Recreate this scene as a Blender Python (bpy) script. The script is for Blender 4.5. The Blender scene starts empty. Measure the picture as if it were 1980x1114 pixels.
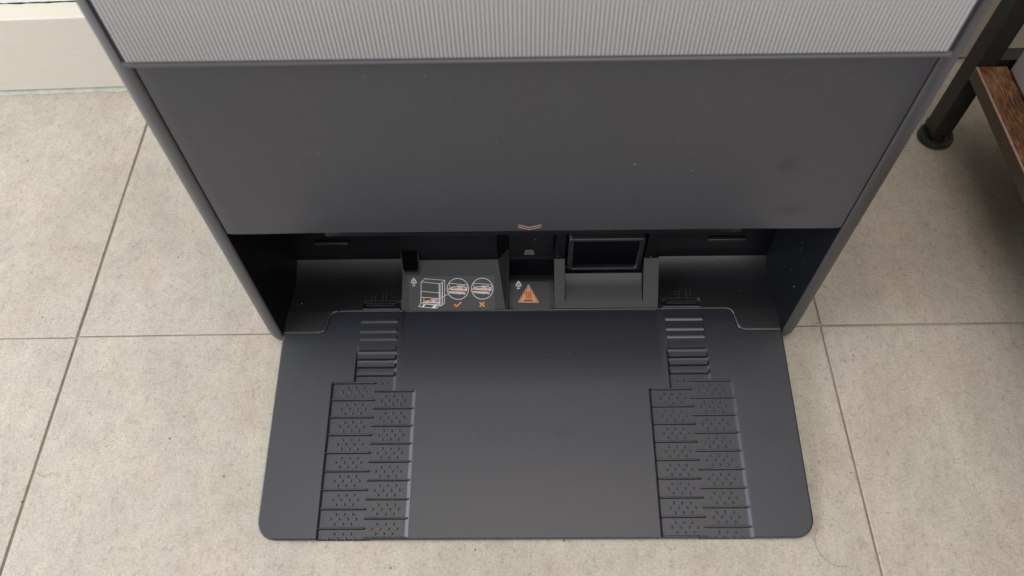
import bpy, bmesh, math, random
import numpy as np
from mathutils import Vector, Matrix
random.seed(4)
S = bpy.context.scene
COL = S.collection

# ------------------------------------------------------------------ camera
cam_d = bpy.data.cameras.new("camera"); cam = bpy.data.objects.new("camera", cam_d); COL.objects.link(cam)
cam.location = (-0.00632, -0.28867, 0.54877)
cam.rotation_euler = (0.5576, 0.01676, -0.00049)
cam_d.sensor_width = 36; cam_d.lens = 27.268
cam_d.clip_start = 0.02; cam_d.clip_end = 50
cam_d.dof.use_dof = True; cam_d.dof.focus_distance = 0.60; cam_d.dof.aperture_fstop = 9.0
S.camera = cam

# ------------------------------------------------------------------ room light
W = bpy.data.worlds.new("World"); S.world = W; W.use_nodes = True
bg = W.node_tree.nodes["Background"]; bg.inputs[0].default_value = (0.86, 0.88, 1.0, 1); bg.inputs[1].default_value = 0.22
def area(name, loc, target, sx, sy, power, color):
    d = bpy.data.lights.new(name, 'AREA'); d.shape = 'RECTANGLE'; d.size = sx; d.size_y = sy
    d.energy = power; d.color = color
    o = bpy.data.objects.new(name, d); COL.objects.link(o); o.location = loc
    o.rotation_euler = (Vector(target) - Vector(loc)).to_track_quat('-Z', 'Y').to_euler()
    return o
area("window_light", (-1.9, -0.42, 0.85), (0, -0.3, 0.25), 1.4, 1.5, 66, (0.84, 0.91, 1.0))
area("room_light", (0.35, -2.2, 1.55), (0, 0, 0.1), 1.7, 1.3, 20, (1.0, 0.97, 0.94))
area("ceiling_light", (0.0, -0.25, 2.35), (0.0, 0.0, 0), 2.0, 0.9, 27, (1.0, 0.93, 0.86))
S.view_settings.view_transform = 'Standard'; S.view_settings.look = 'None'
S.view_settings.exposure = 0.09; S.view_settings.gamma = 1.0

# ------------------------------------------------------------------ helpers
def N(nt, t, **kw):
    n = nt.nodes.new(t)
    for k, v in kw.items():
        if k in n.inputs: n.inputs[k].default_value = v
        else: setattr(n, k, v)
    return n
def mat(name, color, rough=0.5, bump=0.0, bscale=800, bdist=0.0002, vary=0.0, vscale=30, spec=0.5,
        rvary=0.0, coat=0.0, metal=0.0, sheen=0.0):
    m = bpy.data.materials.new(name); m.use_nodes = True; nt = m.node_tree; L = nt.links.new
    b = nt.nodes["Principled BSDF"]
    b.inputs["Base Color"].default_value = (*color, 1); b.inputs["Roughness"].default_value = rough
    b.inputs["Specular IOR Level"].default_value = spec; b.inputs["Metallic"].default_value = metal
    b.inputs["Coat Weight"].default_value = coat
    g = N(nt, "ShaderNodeNewGeometry")
    if vary or rvary:
        n = N(nt, "ShaderNodeTexNoise", Scale=vscale, Detail=5.0, Roughness=0.6); L(g.outputs["Position"], n.inputs["Vector"])
        if vary:
            r = N(nt, "ShaderNodeMapRange"); L(n.outputs[0], r.inputs[0])
            r.inputs[1].default_value = 0.3; r.inputs[2].default_value = 0.7
            r.inputs[3].default_value = 1 - vary; r.inputs[4].default_value = 1 + vary
            mx = N(nt, "ShaderNodeVectorMath", operation='SCALE'); mx.inputs[0].default_value = color
            L(r.outputs[0], mx.inputs["Scale"]); L(mx.outputs[0], b.inputs["Base Color"])
        if rvary:
            r = N(nt, "ShaderNodeMapRange"); L(n.outputs[0], r.inputs[0])
            r.inputs[1].default_value = 0.3; r.inputs[2].default_value = 0.7
            r.inputs[3].default_value = rough - rvary; r.inputs[4].default_value = rough + rvary
            L(r.outputs[0], b.inputs["Roughness"])
    if bump:
        n = N(nt, "ShaderNodeTexNoise", Scale=bscale, Detail=2.0, Roughness=0.55); L(g.outputs["Position"], n.inputs["Vector"])
        bp = N(nt, "ShaderNodeBump", Strength=bump, Distance=bdist); L(n.outputs[0], bp.inputs["Height"])
        L(bp.outputs[0], b.inputs["Normal"])
    return m
def smudge(m, spots, dark=0.78):
    """greasy finger marks with a shape of their own: (centre, radii) in metres"""
    nt = m.node_tree; L = nt.links.new; b = nt.nodes["Principled BSDF"]
    g = N(nt, "ShaderNodeNewGeometry"); acc = None
    for c, r in spots:
        mp = N(nt, "ShaderNodeVectorMath", operation='SUBTRACT'); L(g.outputs["Position"], mp.inputs[0]); mp.inputs[1].default_value = c
        dv = N(nt, "ShaderNodeVectorMath", operation='DIVIDE'); L(mp.outputs[0], dv.inputs[0]); dv.inputs[1].default_value = r
        ln = N(nt, "ShaderNodeVectorMath", operation='LENGTH'); L(dv.outputs[0], ln.inputs[0])
        mr = N(nt, "ShaderNodeMapRange", interpolation_type='SMOOTHSTEP'); L(ln.outputs["Value"], mr.inputs[0])
        mr.inputs[1].default_value = 0.3; mr.inputs[2].default_value = 1.1; mr.inputs[3].default_value = 1; mr.inputs[4].default_value = 0
        if acc is None: acc = mr.outputs[0]
        else:
            a = N(nt, "ShaderNodeMath", operation='MAXIMUM'); L(acc, a.inputs[0]); L(mr.outputs[0], a.inputs[1]); acc = a.outputs[0]
    mx = N(nt, "ShaderNodeMix", data_type='RGBA', blend_type='MULTIPLY')
    L(acc, mx.inputs[0])
    if b.inputs["Base Color"].links: L(b.inputs["Base Color"].links[0].from_socket, mx.inputs[6])
    else: mx.inputs[6].default_value = b.inputs["Base Color"].default_value
    mx.inputs[7].default_value = (dark, dark, dark, 1)
    L(mx.outputs[2], b.inputs["Base Color"])

def mesh_obj(name, verts, faces, m, parent=None, smooth=False, angle=None, loc=(0, 0, 0)):
    me = bpy.data.meshes.new(name); me.from_pydata([tuple(v) for v in verts], [], faces); me.update()
    if m: me.materials.append(m)
    if smooth: me.shade_smooth()
    o = bpy.data.objects.new(name, me); COL.objects.link(o); o.parent = parent; o.location = loc
    return o
def bm_obj(name, bm, m, parent=None, smooth=False, loc=(0, 0, 0), recalc=True):
    if recalc: bmesh.ops.recalc_face_normals(bm, faces=bm.faces)
    me = bpy.data.meshes.new(name); bm.to_mesh(me); bm.free()
    if m: me.materials.append(m)
    if smooth: me.shade_smooth()
    o = bpy.data.objects.new(name, me); COL.objects.link(o); o.parent = parent; o.location = loc
    return o
def box_bm(x0, x1, y0, y1, z0, z1, bev=0.0, seg=2, bm=None, only=None):
    b = bmesh.new()
    vs = [b.verts.new((x, y, z)) for x in (x0, x1) for y in (y0, y1) for z in (z0, z1)]
    for f in ((0, 1, 3, 2), (4, 6, 7, 5), (0, 4, 5, 1), (2, 3, 7, 6), (0, 2, 6, 4), (1, 5, 7, 3)): b.faces.new([vs[i] for i in f])
    bmesh.ops.recalc_face_normals(b, faces=b.faces)
    if bev:
        ed = [e for e in b.edges if only is None or only(e)]
        bmesh.ops.bevel(b, geom=ed, offset=bev, segments=seg, profile=0.5, affect='EDGES')
    if bm is not None:
        me = bpy.data.meshes.new("t"); b.to_mesh(me); b.free(); bm.from_mesh(me); bpy.data.meshes.remove(me); return bm
    return b
def box(name, x0, x1, y0, y1, z0, z1, m, parent=None, bev=0.0, seg=2, smooth=None):
    return bm_obj(name, box_bm(x0, x1, y0, y1, z0, z1, bev, seg), m, parent, smooth=False)
def empty(name, loc=(0, 0, 0), rz=0):
    o = bpy.data.objects.new(name, None); COL.objects.link(o); o.location = loc; o.rotation_euler = (0, 0, rz); o.empty_display_size = 0.05
    return o
def tag(o, label, cat, group=None, kind=None):
    if label: o["label"] = label
    if cat: o["category"] = cat
    if group: o["group"] = group
    if kind: o["kind"] = kind
    return o
def extrude_profile(pts, z0, z1, bm=None):
    """closed plan outline (x, y) pushed up from z0 to z1"""
    b = bm or bmesh.new(); n = len(pts)
    lo = [b.verts.new((x, y, z0)) for x, y in pts]; hi = [b.verts.new((x, y, z1)) for x, y in pts]
    for i in range(n): b.faces.new((lo[i], lo[(i + 1) % n], hi[(i + 1) % n], hi[i]))
    b.faces.new(list(reversed(lo))); b.faces.new(hi)
    return b
def prism_x(name, prof, x0, x1, m, parent, smooth=False):
    """closed side outline (y, z) carried from x0 to x1"""
    b = bmesh.new(); n = len(prof)
    A = [b.verts.new((x0, y, z)) for y, z in prof]; B = [b.verts.new((x1, y, z)) for y, z in prof]
    for i in range(n): b.faces.new((A[i], A[(i + 1) % n], B[(i + 1) % n], B[i]))
    b.faces.new(list(reversed(A))); b.faces.new(B)
    o = bm_obj(name, b, m, parent)
    if smooth: smooth_by_angle(o)
    return o
def smooth_by_angle(o, deg=35):
    me = o.data; me.shade_smooth()
    me.set_sharp_from_angle(angle=math.radians(deg))

def sst(a, b, x):
    t = np.clip((x - a) / (b - a), 0, 1); return t * t * (3 - 2 * t)

# ------------------------------------------------------------------ materials
M_plate = mat("ramp_plastic", (0.0125, 0.0140, 0.0195), 0.36, bump=0.5, bscale=1700, bdist=0.00020, spec=0.52, vary=0.04, vscale=60, rvary=0.006)
smudge(M_plate, [((0.023, -0.078, 0.012), (0.009, 0.007, 0.02)), ((0.172, -0.078, 0.012), (0.014, 0.010, 0.02))], 0.8)
M_tread = mat("tread_plastic", (0.0125, 0.0140, 0.0195), 0.31, spec=0.75, bump=0.25, bscale=900, bdist=0.0002)
M_tray = mat("tray_plastic", (0.014, 0.014, 0.0145), 0.33, bump=0.35, bscale=900, bdist=0.0002, vary=0.1, vscale=60, spec=0.7)
M_block = mat("ledge_plastic", (0.010, 0.010, 0.011), 0.46, bump=0.45, bscale=900, bdist=0.0002)
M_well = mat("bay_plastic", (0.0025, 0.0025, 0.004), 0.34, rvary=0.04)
M_hole = mat("notch_shade_and_crack", (0.001, 0.001, 0.001), 0.8, vary=0.1, spec=0.05)
M_lens = mat("infrared_window", (0.001, 0.001, 0.003), 0.12, vary=0.1, spec=0.15)
M_front = mat("front_panel_plastic", (0.048, 0.049, 0.055), 0.27, bump=0.10, bscale=1500, bdist=0.0001, vary=0.05, vscale=8, rvary=0.03)
smudge(M_front, [((0.143, 0.0, 0.213), (0.008, 0.05, 0.0095)), ((0.155, 0.0, 0.172), (0.012, 0.05, 0.006))], 0.78)
M_body = mat("housing_plastic", (0.048, 0.045, 0.046), 0.42, bump=0.10, bscale=1500, bdist=0.0001, vary=0.04, vscale=8)
M_trim = mat("door_trim", (0.035, 0.032, 0.038), 0.35, vary=0.05)
M_lip = mat("door_lip", (0.075, 0.072, 0.078), 0.35, vary=0.04)
M_flute = mat("fluted_plastic", (0.435, 0.425, 0.425), 0.38, vary=0.03, vscale=6)
M_stick = mat("sticker_film", (0.022, 0.021, 0.020), 0.42, vary=0.04, vscale=80)
M_white = mat("white_print", (0.60, 0.585, 0.57), 0.5, vary=0.05, vscale=300)
M_pink = mat("cream_print", (0.60, 0.45, 0.36), 0.5, vary=0.05, vscale=300)
M_orange = mat("orange_print", (0.62, 0.22, 0.075), 0.5, vary=0.05, vscale=300)
M_ink = mat("black_print", (0.05, 0.02, 0.012), 0.5, vary=0.05)
M_chev = mat("peach_print", (0.62, 0.42, 0.33), 0.5, vary=0.05)
M_patch = mat("grey_window", (0.14, 0.115, 0.115), 0.45, vary=0.1, vscale=400)
M_steel = mat("black_powder_coat", (0.018, 0.018, 0.017), 0.45, bump=0.25, bscale=1500, bdist=0.0001)
M_rubber = mat("black_rubber_foot", (0.020, 0.019, 0.017), 0.40, vary=0.1)
M_bin = mat("pale_box_card", (0.58, 0.55, 0.54), 0.6, vary=0.06, vscale=20)
M_dust = mat("dust", (0.6, 0.6, 0.6), 0.9, vary=0.1)
M_hair = mat("hair", (0.06, 0.05, 0.045), 0.6, vary=0.1)

def floor_mat():
    m = bpy.data.materials.new("porcelain_tile"); m.use_nodes = True; nt = m.node_tree; L = nt.links.new
    b = nt.nodes["Principled BSDF"]; g = N(nt, "ShaderNodeNewGeometry"); P = g.outputs["Position"]
    def noise(sc, det, ro, stretch=None, dist=0.0):
        n = N(nt, "ShaderNodeTexNoise", Scale=sc, Detail=det, Roughness=ro, Distortion=dist)
        if stretch:
            mp = N(nt, "ShaderNodeVectorMath", operation='MULTIPLY'); L(P, mp.inputs[0]); mp.inputs[1].default_value = stretch
            L(mp.outputs[0], n.inputs["Vector"])
        else: L(P, n.inputs["Vector"])
        return n.outputs[0]
    def ramp(src, stops):
        r = N(nt, "ShaderNodeValToRGB"); L(src, r.inputs[0]); e = r.color_ramp.elements
        e[0].position, e[0].color = stops[0][0], (*stops[0][1], 1); e[1].position, e[1].color = stops[-1][0], (*stops[-1][1], 1)
        for p, c in stops[1:-1]:
            q = e.new(p); q.color = (*c, 1)
        return r.outputs[0]
    def mix(a, b_, f=1.0, mode='MULTIPLY'):
        x = N(nt, "ShaderNodeMix", data_type='RGBA', blend_type=mode)
        if isinstance(f, float): x.inputs[0].default_value = f
        else: L(f, x.inputs[0])
        L(a, x.inputs[6])
        if isinstance(b_, tuple): x.inputs[7].default_value = (*b_, 1)
        else: L(b_, x.inputs[7])
        return x.outputs[2]
    base = ramp(noise(7, 4, 0.6), [(0.30, (0.360, 0.318, 0.258)), (0.5, (0.380, 0.338, 0.278)), (0.70, (0.400, 0.360, 0.300))])
    cloud = ramp(noise(28, 6, 0.65, (1.0, 0.5, 1)), [(0.32, (0.92, 0.915, 0.91)), (0.68, (1.06, 1.06, 1.06))])
    tint = ramp(noise(11, 2, 0.5, (1, 1, 1.3)), [(0.35, (0.985, 1.0, 0.985)), (0.5, (1, 1, 1)), (0.66, (1.03, 0.975, 0.97))])
    grain = ramp(noise(620, 4, 0.8), [(0.30, (0.74, 0.73, 0.71)), (0.5, (0.99, 0.99, 0.99)), (0.7, (1.2, 1.2, 1.2))])
    fleck = ramp(noise(240, 6, 0.8, (1, 0.7, 1), 0.1), [(0.36, (0.76, 0.75, 0.73)), (0.47, (1, 1, 1))])
    c = mix(base, cloud); c = mix(c, tint); c = mix(c, grain); c = mix(c, fleck)
    c = mix(c, ramp(noise(95, 6, 0.75, (1, 0.6, 1)), [(0.33, (0.90, 0.895, 0.885)), (0.5, (1, 1, 1)), (0.66, (1.08, 1.08, 1.08))]))
    # darker aggregate spots, sparse
    v = N(nt, "ShaderNodeTexVoronoi", Scale=48.0, Randomness=1.0)
    wob = N(nt, "ShaderNodeTexNoise", Scale=120.0, Detail=3.0); L(P, wob.inputs["Vector"])
    ws = N(nt, "ShaderNodeVectorMath", operation='SCALE'); ws.inputs["Scale"].default_value = 0.008; L(wob.outputs["Color"], ws.inputs[0])
    wa = N(nt, "ShaderNodeVectorMath", operation='ADD'); L(P, wa.inputs[0]); L(ws.outputs[0], wa.inputs[1])
    wm = N(nt, "ShaderNodeVectorMath", operation='MULTIPLY'); L(wa.outputs[0], wm.inputs[0]); wm.inputs[1].default_value = (1, 0.7, 1)
    L(wm.outputs[0], v.inputs["Vector"])
    sp = N(nt, "ShaderNodeSeparateColor"); L(v.outputs["Color"], sp.inputs[0])
    siz = N(nt, "ShaderNodeMapRange"); L(sp.outputs[0], siz.inputs[0]); siz.inputs[1].default_value = 0.72; siz.inputs[2].default_value = 1.0
    siz.inputs[3].default_value = 0.0; siz.inputs[4].default_value = 0.20
    sub = N(nt, "ShaderNodeMath", operation='SUBTRACT'); L(siz.outputs[0], sub.inputs[0]); L(v.outputs["Distance"], sub.inputs[1])
    st = N(nt, "ShaderNodeMapRange"); L(sub.outputs[0], st.inputs[0]); st.inputs[1].default_value = 0.0; st.inputs[2].default_value = 0.04
    st.inputs[3].default_value = 0; st.inputs[4].default_value = 0.55
    c = mix(c, (0.74, 0.71, 0.67), st.outputs[0])
    # tiny dark pits
    v2 = N(nt, "ShaderNodeTexVoronoi", Scale=170.0); L(P, v2.inputs["Vector"])
    sp2 = N(nt, "ShaderNodeSeparateColor"); L(v2.outputs["Color"], sp2.inputs[0])
    g2 = N(nt, "ShaderNodeMath", operation='GREATER_THAN'); L(sp2.outputs[1], g2.inputs[0]); g2.inputs[1].default_value = 0.985
    l2 = N(nt, "ShaderNodeMath", operation='LESS_THAN'); L(v2.outputs["Distance"], l2.inputs[0]); l2.inputs[1].default_value = 0.16
    m2 = N(nt, "ShaderNodeMath", operation='MULTIPLY'); L(g2.outputs[0], m2.inputs[0]); L(l2.outputs[0], m2.inputs[1])
    c = mix(c, (0.40, 0.36, 0.32), m2.outputs[0])
    L(c, b.inputs["Base Color"]); b.inputs["Roughness"].default_value = 0.52; b.inputs["Specular IOR Level"].default_value = 0.4
    bp = N(nt, "ShaderNodeBump", Strength=0.35, Distance=0.0006); L(noise(260, 5, 0.7), bp.inputs["Height"]); L(bp.outputs[0], b.inputs["Normal"])
    return m
M_tile = floor_mat()
M_grout = mat("grout", (0.30, 0.255, 0.20), 0.9, bump=0.6, bscale=500, bdist=0.0006, vary=0.5, vscale=9)

def paint_mat(name, col, sc=(4, 80, 300)):
    m = mat(name, col, 0.42); nt = m.node_tree; L = nt.links.new; b = nt.nodes["Principled BSDF"]
    g = N(nt, "ShaderNodeNewGeometry")
    mp = N(nt, "ShaderNodeVectorMath", operation='MULTIPLY'); L(g.outputs["Position"], mp.inputs[0]); mp.inputs[1].default_value = sc
    n = N(nt, "ShaderNodeTexNoise", Scale=2.2, Detail=6.0, Roughness=0.7, Distortion=0.4); L(mp.outputs[0], n.inputs["Vector"])
    r = N(nt, "ShaderNodeValToRGB"); L(n.outputs[0], r.inputs[0]); e = r.color_ramp.elements
    e[0].position = 0.28; e[0].color = (*[c * 0.92 for c in col], 1); e[1].position = 0.5; e[1].color = (*col, 1)
    L(r.outputs[0], b.inputs["Base Color"])
    bp = N(nt, "ShaderNodeBump", Strength=0.5, Distance=0.0008); L(n.outputs[0], bp.inputs["Height"]); L(bp.outputs[0], b.inputs["Normal"])
    return m
M_skirt = paint_mat("painted_wood", (0.56, 0.51, 0.425))
M_wall = mat("painted_plaster", (0.66, 0.68, 0.62), 0.7, bump=0.4, bscale=120, bdist=0.0008, vary=0.03, vscale=8)
M_caulk = mat("old_caulk", (0.36, 0.35, 0.29), 0.8, bump=0.6, bscale=200, bdist=0.001, vary=0.2, vscale=60)

def wood_mat():
    m = bpy.data.materials.new("brown_wood"); m.use_nodes = True; nt = m.node_tree; L = nt.links.new
    b = nt.nodes["Principled BSDF"]; g = N(nt, "ShaderNodeNewGeometry")
    mp = N(nt, "ShaderNodeVectorMath", operation='MULTIPLY'); L(g.outputs["Position"], mp.inputs[0]); mp.inputs[1].default_value = (1000, 120, 1000)
    n = N(nt, "ShaderNodeTexNoise", Scale=1.0, Detail=3.0, Roughness=0.6); L(mp.outputs[0], n.inputs["Vector"])
    n2 = N(nt, "ShaderNodeTexNoise", Scale=38.0, Detail=3.0); L(g.outputs["Position"], n2.inputs["Vector"])
    r = N(nt, "ShaderNodeValToRGB"); L(n.outputs[0], r.inputs[0]); e = r.color_ramp.elements
    e[0].position = 0.40; e[0].color = (0.075, 0.028, 0.014, 1); e[1].position = 0.66; e[1].color = (0.30, 0.135, 0.05, 1)
    r2 = N(nt, "ShaderNodeValToRGB"); L(n2.outputs[0], r2.inputs[0]); e = r2.color_ramp.elements
    e[0].position = 0.35; e[0].color = (0.5, 0.5, 0.5, 1); e[1].position = 0.6; e[1].color = (1, 1, 1, 1)
    x = N(nt, "ShaderNodeMix", data_type='RGBA', blend_type='MULTIPLY'); x.inputs[0].default_value = 1
    L(r.outputs[0], x.inputs[6]); L(r2.outputs[0], x.inputs[7]); L(x.outputs[2], b.inputs["Base Color"])
    b.inputs["Roughness"].default_value = 0.38
    bp = N(nt, "ShaderNodeBump", Strength=0.6, Distance=0.0005); L(n.outputs[0], bp.inputs["Height"]); L(bp.outputs[0], b.inputs["Normal"])
    return m
M_wood = wood_mat()
M_woodside = paint_mat("brown_wood_edge", (0.085, 0.062, 0.042), (60, 6, 260))
M_edge = mat("pale_edge", (0.30, 0.20, 0.16), 0.5, vary=0.2, vscale=200)

# ------------------------------------------------------------------ setting: tiled floor, skirting, wall
TX, TY, TR = -0.36782, 0.00944 + 0.0015, 0.0072
floor = mesh_obj("floor", [(-4, -4, -0.0016), (4, -4, -0.0016), (4, 0.6, -0.0016), (-4, 0.6, -0.0016)], [(0, 1, 2, 3)], M_grout)
floor["kind"] = "structure"
tile_me = None
G = 0.0009
for j in range(-5, 1):
    for i in range(-5, 6):
        if tile_me is None:
            bmt = box_bm(G, 0.6 - G, G, 0.6 - G, -0.008, 0.0, 0.0007, 2, only=lambda e: all(v.co.z > -0.001 for v in e.verts) or True)
            o = bm_obj("tile", bmt, M_tile, floor); tile_me = o.data
        else:
            o = bpy.data.objects.new("tile", tile_me); COL.objects.link(o); o.parent = floor
        c, s = math.cos(TR), math.sin(TR); u, v = i * 0.6, j * 0.6
        jx, jy = random.uniform(-0.0004, 0.0004), random.uniform(-0.0005, 0.0005)
        if (i, j) == (-1, 0): jy = -0.0012
        o.location = (TX + u * c - v * s + jx, TY + u * s + v * c + jy, random.uniform(-0.0002, 0.0))
        o.rotation_euler = (0, 0, TR)

sk = empty("skirting_board", (-0.5288, 0.2878, 0), math.atan2(0.0037, 0.1218))
tag(sk, "cream painted wooden skirting board running along the foot of the wall", "skirting board")
b = bmesh.new()
prof = [(0.0, 0.0055), (0.0, 0.0878), (0.0006, 0.0888), (0.0016, 0.0893), (0.0205, 0.0900), (0.0205, 0.0055)]
A = [b.verts.new((-1.2, y, z)) for y, z in prof]; B = [b.verts.new((2.2, y, z)) for y, z in prof]
for i in range(len(prof)): b.faces.new((A[i], A[(i + 1) % len(prof)], B[(i + 1) % len(prof)], B[i]))
b.faces.new(A); b.faces.new(list(reversed(B)))
bm_obj("board", b, M_skirt, sk)
# sealant bead, slightly wavy
b = bmesh.new(); prev = None
for k in range(0, 341):
    x = -1.2 + k * 0.01; w = 0.0008 * math.sin(k * 1.7) + random.uniform(-0.0005, 0.0005)
    row = [b.verts.new((x, -0.0012 + w, 0.0001)), b.verts.new((x, 0.0012 + w * .4, 0.0032)), b.verts.new((x, 0.0045, 0.0062)), b.verts.new((x, 0.012, 0.0001))]
    if prev:
        for q in range(3): b.faces.new((prev[q], row[q], row[q + 1], prev[q + 1]))
    prev = row
bm_obj("sealant_bead", b, M_caulk, sk, smooth=True)
# the dark cracked joint between board top and wall
b = bmesh.new(); prev = None; w1 = 0
for k in range(0, 681):
    x = -1.2 + k * 0.005; w1 = 0.6 * w1 + random.uniform(-0.0006, 0.0006)
    h = 0.0002 + random.uniform(0, 0.0005)
    y = 0.0205 + w1 * 0.8
    row = [b.verts.new((x, y - h, 0.0903)), b.verts.new((x, 0.0212, 0.0903 + h)), b.verts.new((x, 0.0216, 0.089))]
    if prev:
        for q in range(2): b.faces.new((prev[q], row[q], row[q + 1], prev[q + 1]))
    prev = row
bm_obj("joint_crack", b, M_hole, sk)
wl = mesh_obj("wall", [(-1.2, 0.0212, 0.0), (2.2, 0.0212, 0.0), (2.2, 0.0212, 2.5), (-1.2, 0.0212, 2.5),
                       (-1.2, 0.12, 0.0), (2.2, 0.12, 0.0), (2.2, 0.12, 2.5), (-1.2, 0.12, 2.5)],
              [(0, 1, 2, 3), (5, 4, 7, 6), (3, 2, 6, 7), (4, 0, 3, 7), (1, 5, 6, 2)], M_wall)
wl.location = sk.location; wl.rotation_euler = sk.rotation_euler; wl["kind"] = "structure"
tag(wl, "pale painted wall rising above the cream skirting board", "wall")

# ------------------------------------------------------------------ docking station
ST = empty("docking_station", (0, 0, 0))
tag(ST, "dark grey floor cleaning dock with fluted upper door and black entry ramp", "docking station")
WI, WO, TOP, BACK = 0.1936, 0.2085, 0.47, 0.262

# housing: two side cheeks with a big rounded front corner, back and top
def cheek(sgn):
    b = bmesh.new()
    def outline(ins):
        r = 0.0125; pts = [(WI + 0.0004 + ins * 0.3, 0.0006 + ins)]
        cx, cy = WO - r, r
        pts.append((WI + 0.0012, 0.0 + ins))
        for k in range(0, 11):
            a = math.radians(-90 + 90 * k / 10)
            pts.append((cx + (r - ins) * math.cos(a), cy + (r - ins) * math.sin(a)))
        pts += [(WO - ins, BACK - 0.01), (WO - 0.01, BACK), (WI + 0.0004, BACK)]
        return [(sgn * x, y) for x, y in pts]
    rings = []
    for z, ins in ((0.0035, 0.0060), (0.0045, 0.0035), (0.0075, 0.0015), (0.0120, 0.0003), (0.018, 0.0), (TOP - 0.004, 0.0), (TOP - 0.001, 0.0012), (TOP, 0.0035)):
        rings.append([b.verts.new((x, y, z)) for x, y in outline(ins)])
    n = len(rings[0])
    for a, c in zip(rings, rings[1:]):
        for i in range(n): b.faces.new((a[i], a[(i + 1) % n], c[(i + 1) % n], c[i]))
    b.faces.new(rings[0]); b.faces.new(rings[-1])
    o = bm_obj("side_cheek", b, M_body, ST); smooth_by_angle(o, 40)
cheek(-1); cheek(1)
box("back_panel", -WI, WI, BACK - 0.004, BACK, 0.004, TOP, M_body, ST)
box("top_cover", -WI, WI, 0.0005, BACK - 0.0045, TOP - 0.006, TOP, M_body, ST, 0.001)

# lower front panel: its bottom centimetre leans in a little between x = +-0.155
b = bmesh.new()
xs = np.linspace(-WI + 0.0006, WI - 0.0006, 97)
zs = [0.1526, 0.1529, 0.1534, 0.156, 0.159, 0.162, 0.1636, 0.1642, 0.168] + list(np.linspace(0.18, 0.2905, 8))
rows = []
for z in zs:
    r = []
    for x in xs:
        wz = float(sst(0.172, 0.135, np.array(abs(x))))
        y = 0.0 + wz * max(0, 0.1640 - z) * 0.040
        if z < 0.1534: y += (0.0006 if z < 0.1528 else 0.0002)
        e = WI - 0.0006 - abs(x)
        if e < 0.0004: y += 0.0005
        r.append(b.verts.new((x, y, z)))
    rows.append(r)
for a, c in zip(rows, rows[1:]):
    for i in range(len(xs) - 1): b.faces.new((a[i], a[i + 1], c[i + 1], c[i]))
bk0 = [b.verts.new((v.co.x, 0.0034, 0.1527)) for v in rows[0]]; bk1 = [b.verts.new((v.co.x, 0.0034, 0.2905)) for v in rows[-1]]
for i in range(len(xs) - 1):
    b.faces.new((bk0[i], bk0[i + 1], rows[0][i + 1], rows[0][i])); b.faces.new((bk0[i], bk1[i], bk1[i + 1], bk0[i + 1]))
    b.faces.new((rows[-1][i], rows[-1][i + 1], bk1[i + 1], bk1[i]))
fp = bm_obj("front_panel", b, M_front, ST); smooth_by_angle(fp, 20)

def ribbon(b, pts, w, close=False):
    """flat stroke along 2-D points (u, v); returns quads in plane coords (z = 0)"""
    n = len(pts); P = [Vector(p) for p in pts]; L_, R_ = [], []
    for i in range(n):
        if close: a, c = P[i - 1], P[(i + 1) % n]
        else: a, c = P[max(i - 1, 0)], P[min(i + 1, n - 1)]
        d0 = (P[i] - a); d1 = (c - P[i])
        d0 = d0.normalized() if d0.length > 1e-9 else d1.normalized()
        d1 = d1.normalized() if d1.length > 1e-9 else d0
        t = d0 + d1; t = t.normalized() if t.length > 1e-6 else d0
        nn = Vector((-t.y, t.x)); k = 1 / max(0.35, abs(nn.dot(Vector((-d0.y, d0.x)))))
        L_.append(P[i] + nn * w / 2 * k); R_.append(P[i] - nn * w / 2 * k)
    lv = [b.verts.new((p.x, p.y, 0)) for p in L_]; rv = [b.verts.new((p.x, p.y, 0)) for p in R_]
    for i in range(n if close else n - 1):
        j = (i + 1) % n; b.faces.new((rv[i], rv[j], lv[j], lv[i]))
def poly(b, pts, z=0): b.faces.new([b.verts.new((p[0], p[1], z)) for p in pts])
def to_plane(b, fn):
    for v in b.verts: v.co = fn(v.co.x, v.co.y, v.co.z)

# chevron mark on the leaning strip
b = bmesh.new()
for dz in (0.0001, -0.00215):
    ribbon(b, [(-0.0072 - 0.0018, 0.1598 + dz), (-0.0018, 0.1570 + dz), (0.0056, 0.1598 + dz)], 0.00056)
to_plane(b, lambda u, v, w: Vector((u, (0.1640 - v) * 0.040 - 0.00012, v)))
o = bm_obj("chevron_mark", b, M_chev, fp, recalc=False); o["label"] = "small double peach chevron pointing down"

# upper door: trim frame, bottom lip, fluted insert
DB, DT = 0.2912, TOP - 0.012
dr = box("upper_door", -0.1975, 0.1975, -0.0004, 0.0032, DB + 0.0031, DT, M_trim, ST, 0.0005)
b = bmesh.new()   # lip: slanted top face towards the viewer
prof = [(0.0030, DB), (-0.0012, DB + 0.0001), (-0.0019, DB + 0.0006), (-0.0020, DB + 0.0012), (-0.0017, DB + 0.0017), (-0.0006, DB + 0.0031), (0.0030, DB + 0.0031)]
A = [b.verts.new((-0.1972, y, z)) for y, z in prof]; B = [b.verts.new((0.1972, y, z)) for y, z in prof]
for i in range(len(prof)): b.faces.new((A[i], A[(i + 1) % len(prof)], B[(i + 1) % len(prof)], B[i]))
b.faces.new(A); b.faces.new(list(reversed(B)))
o = bm_obj("bottom_lip", b, M_lip, dr); smooth_by_angle(o, 60)
for sg in (-1, 1):
    o = box("edge_bead", *sorted((sg * 0.1976, sg * 0.1969)), -0.0011, 0.001, DB + 0.0032, DT, M_trim, dr, 0.0002)
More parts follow.
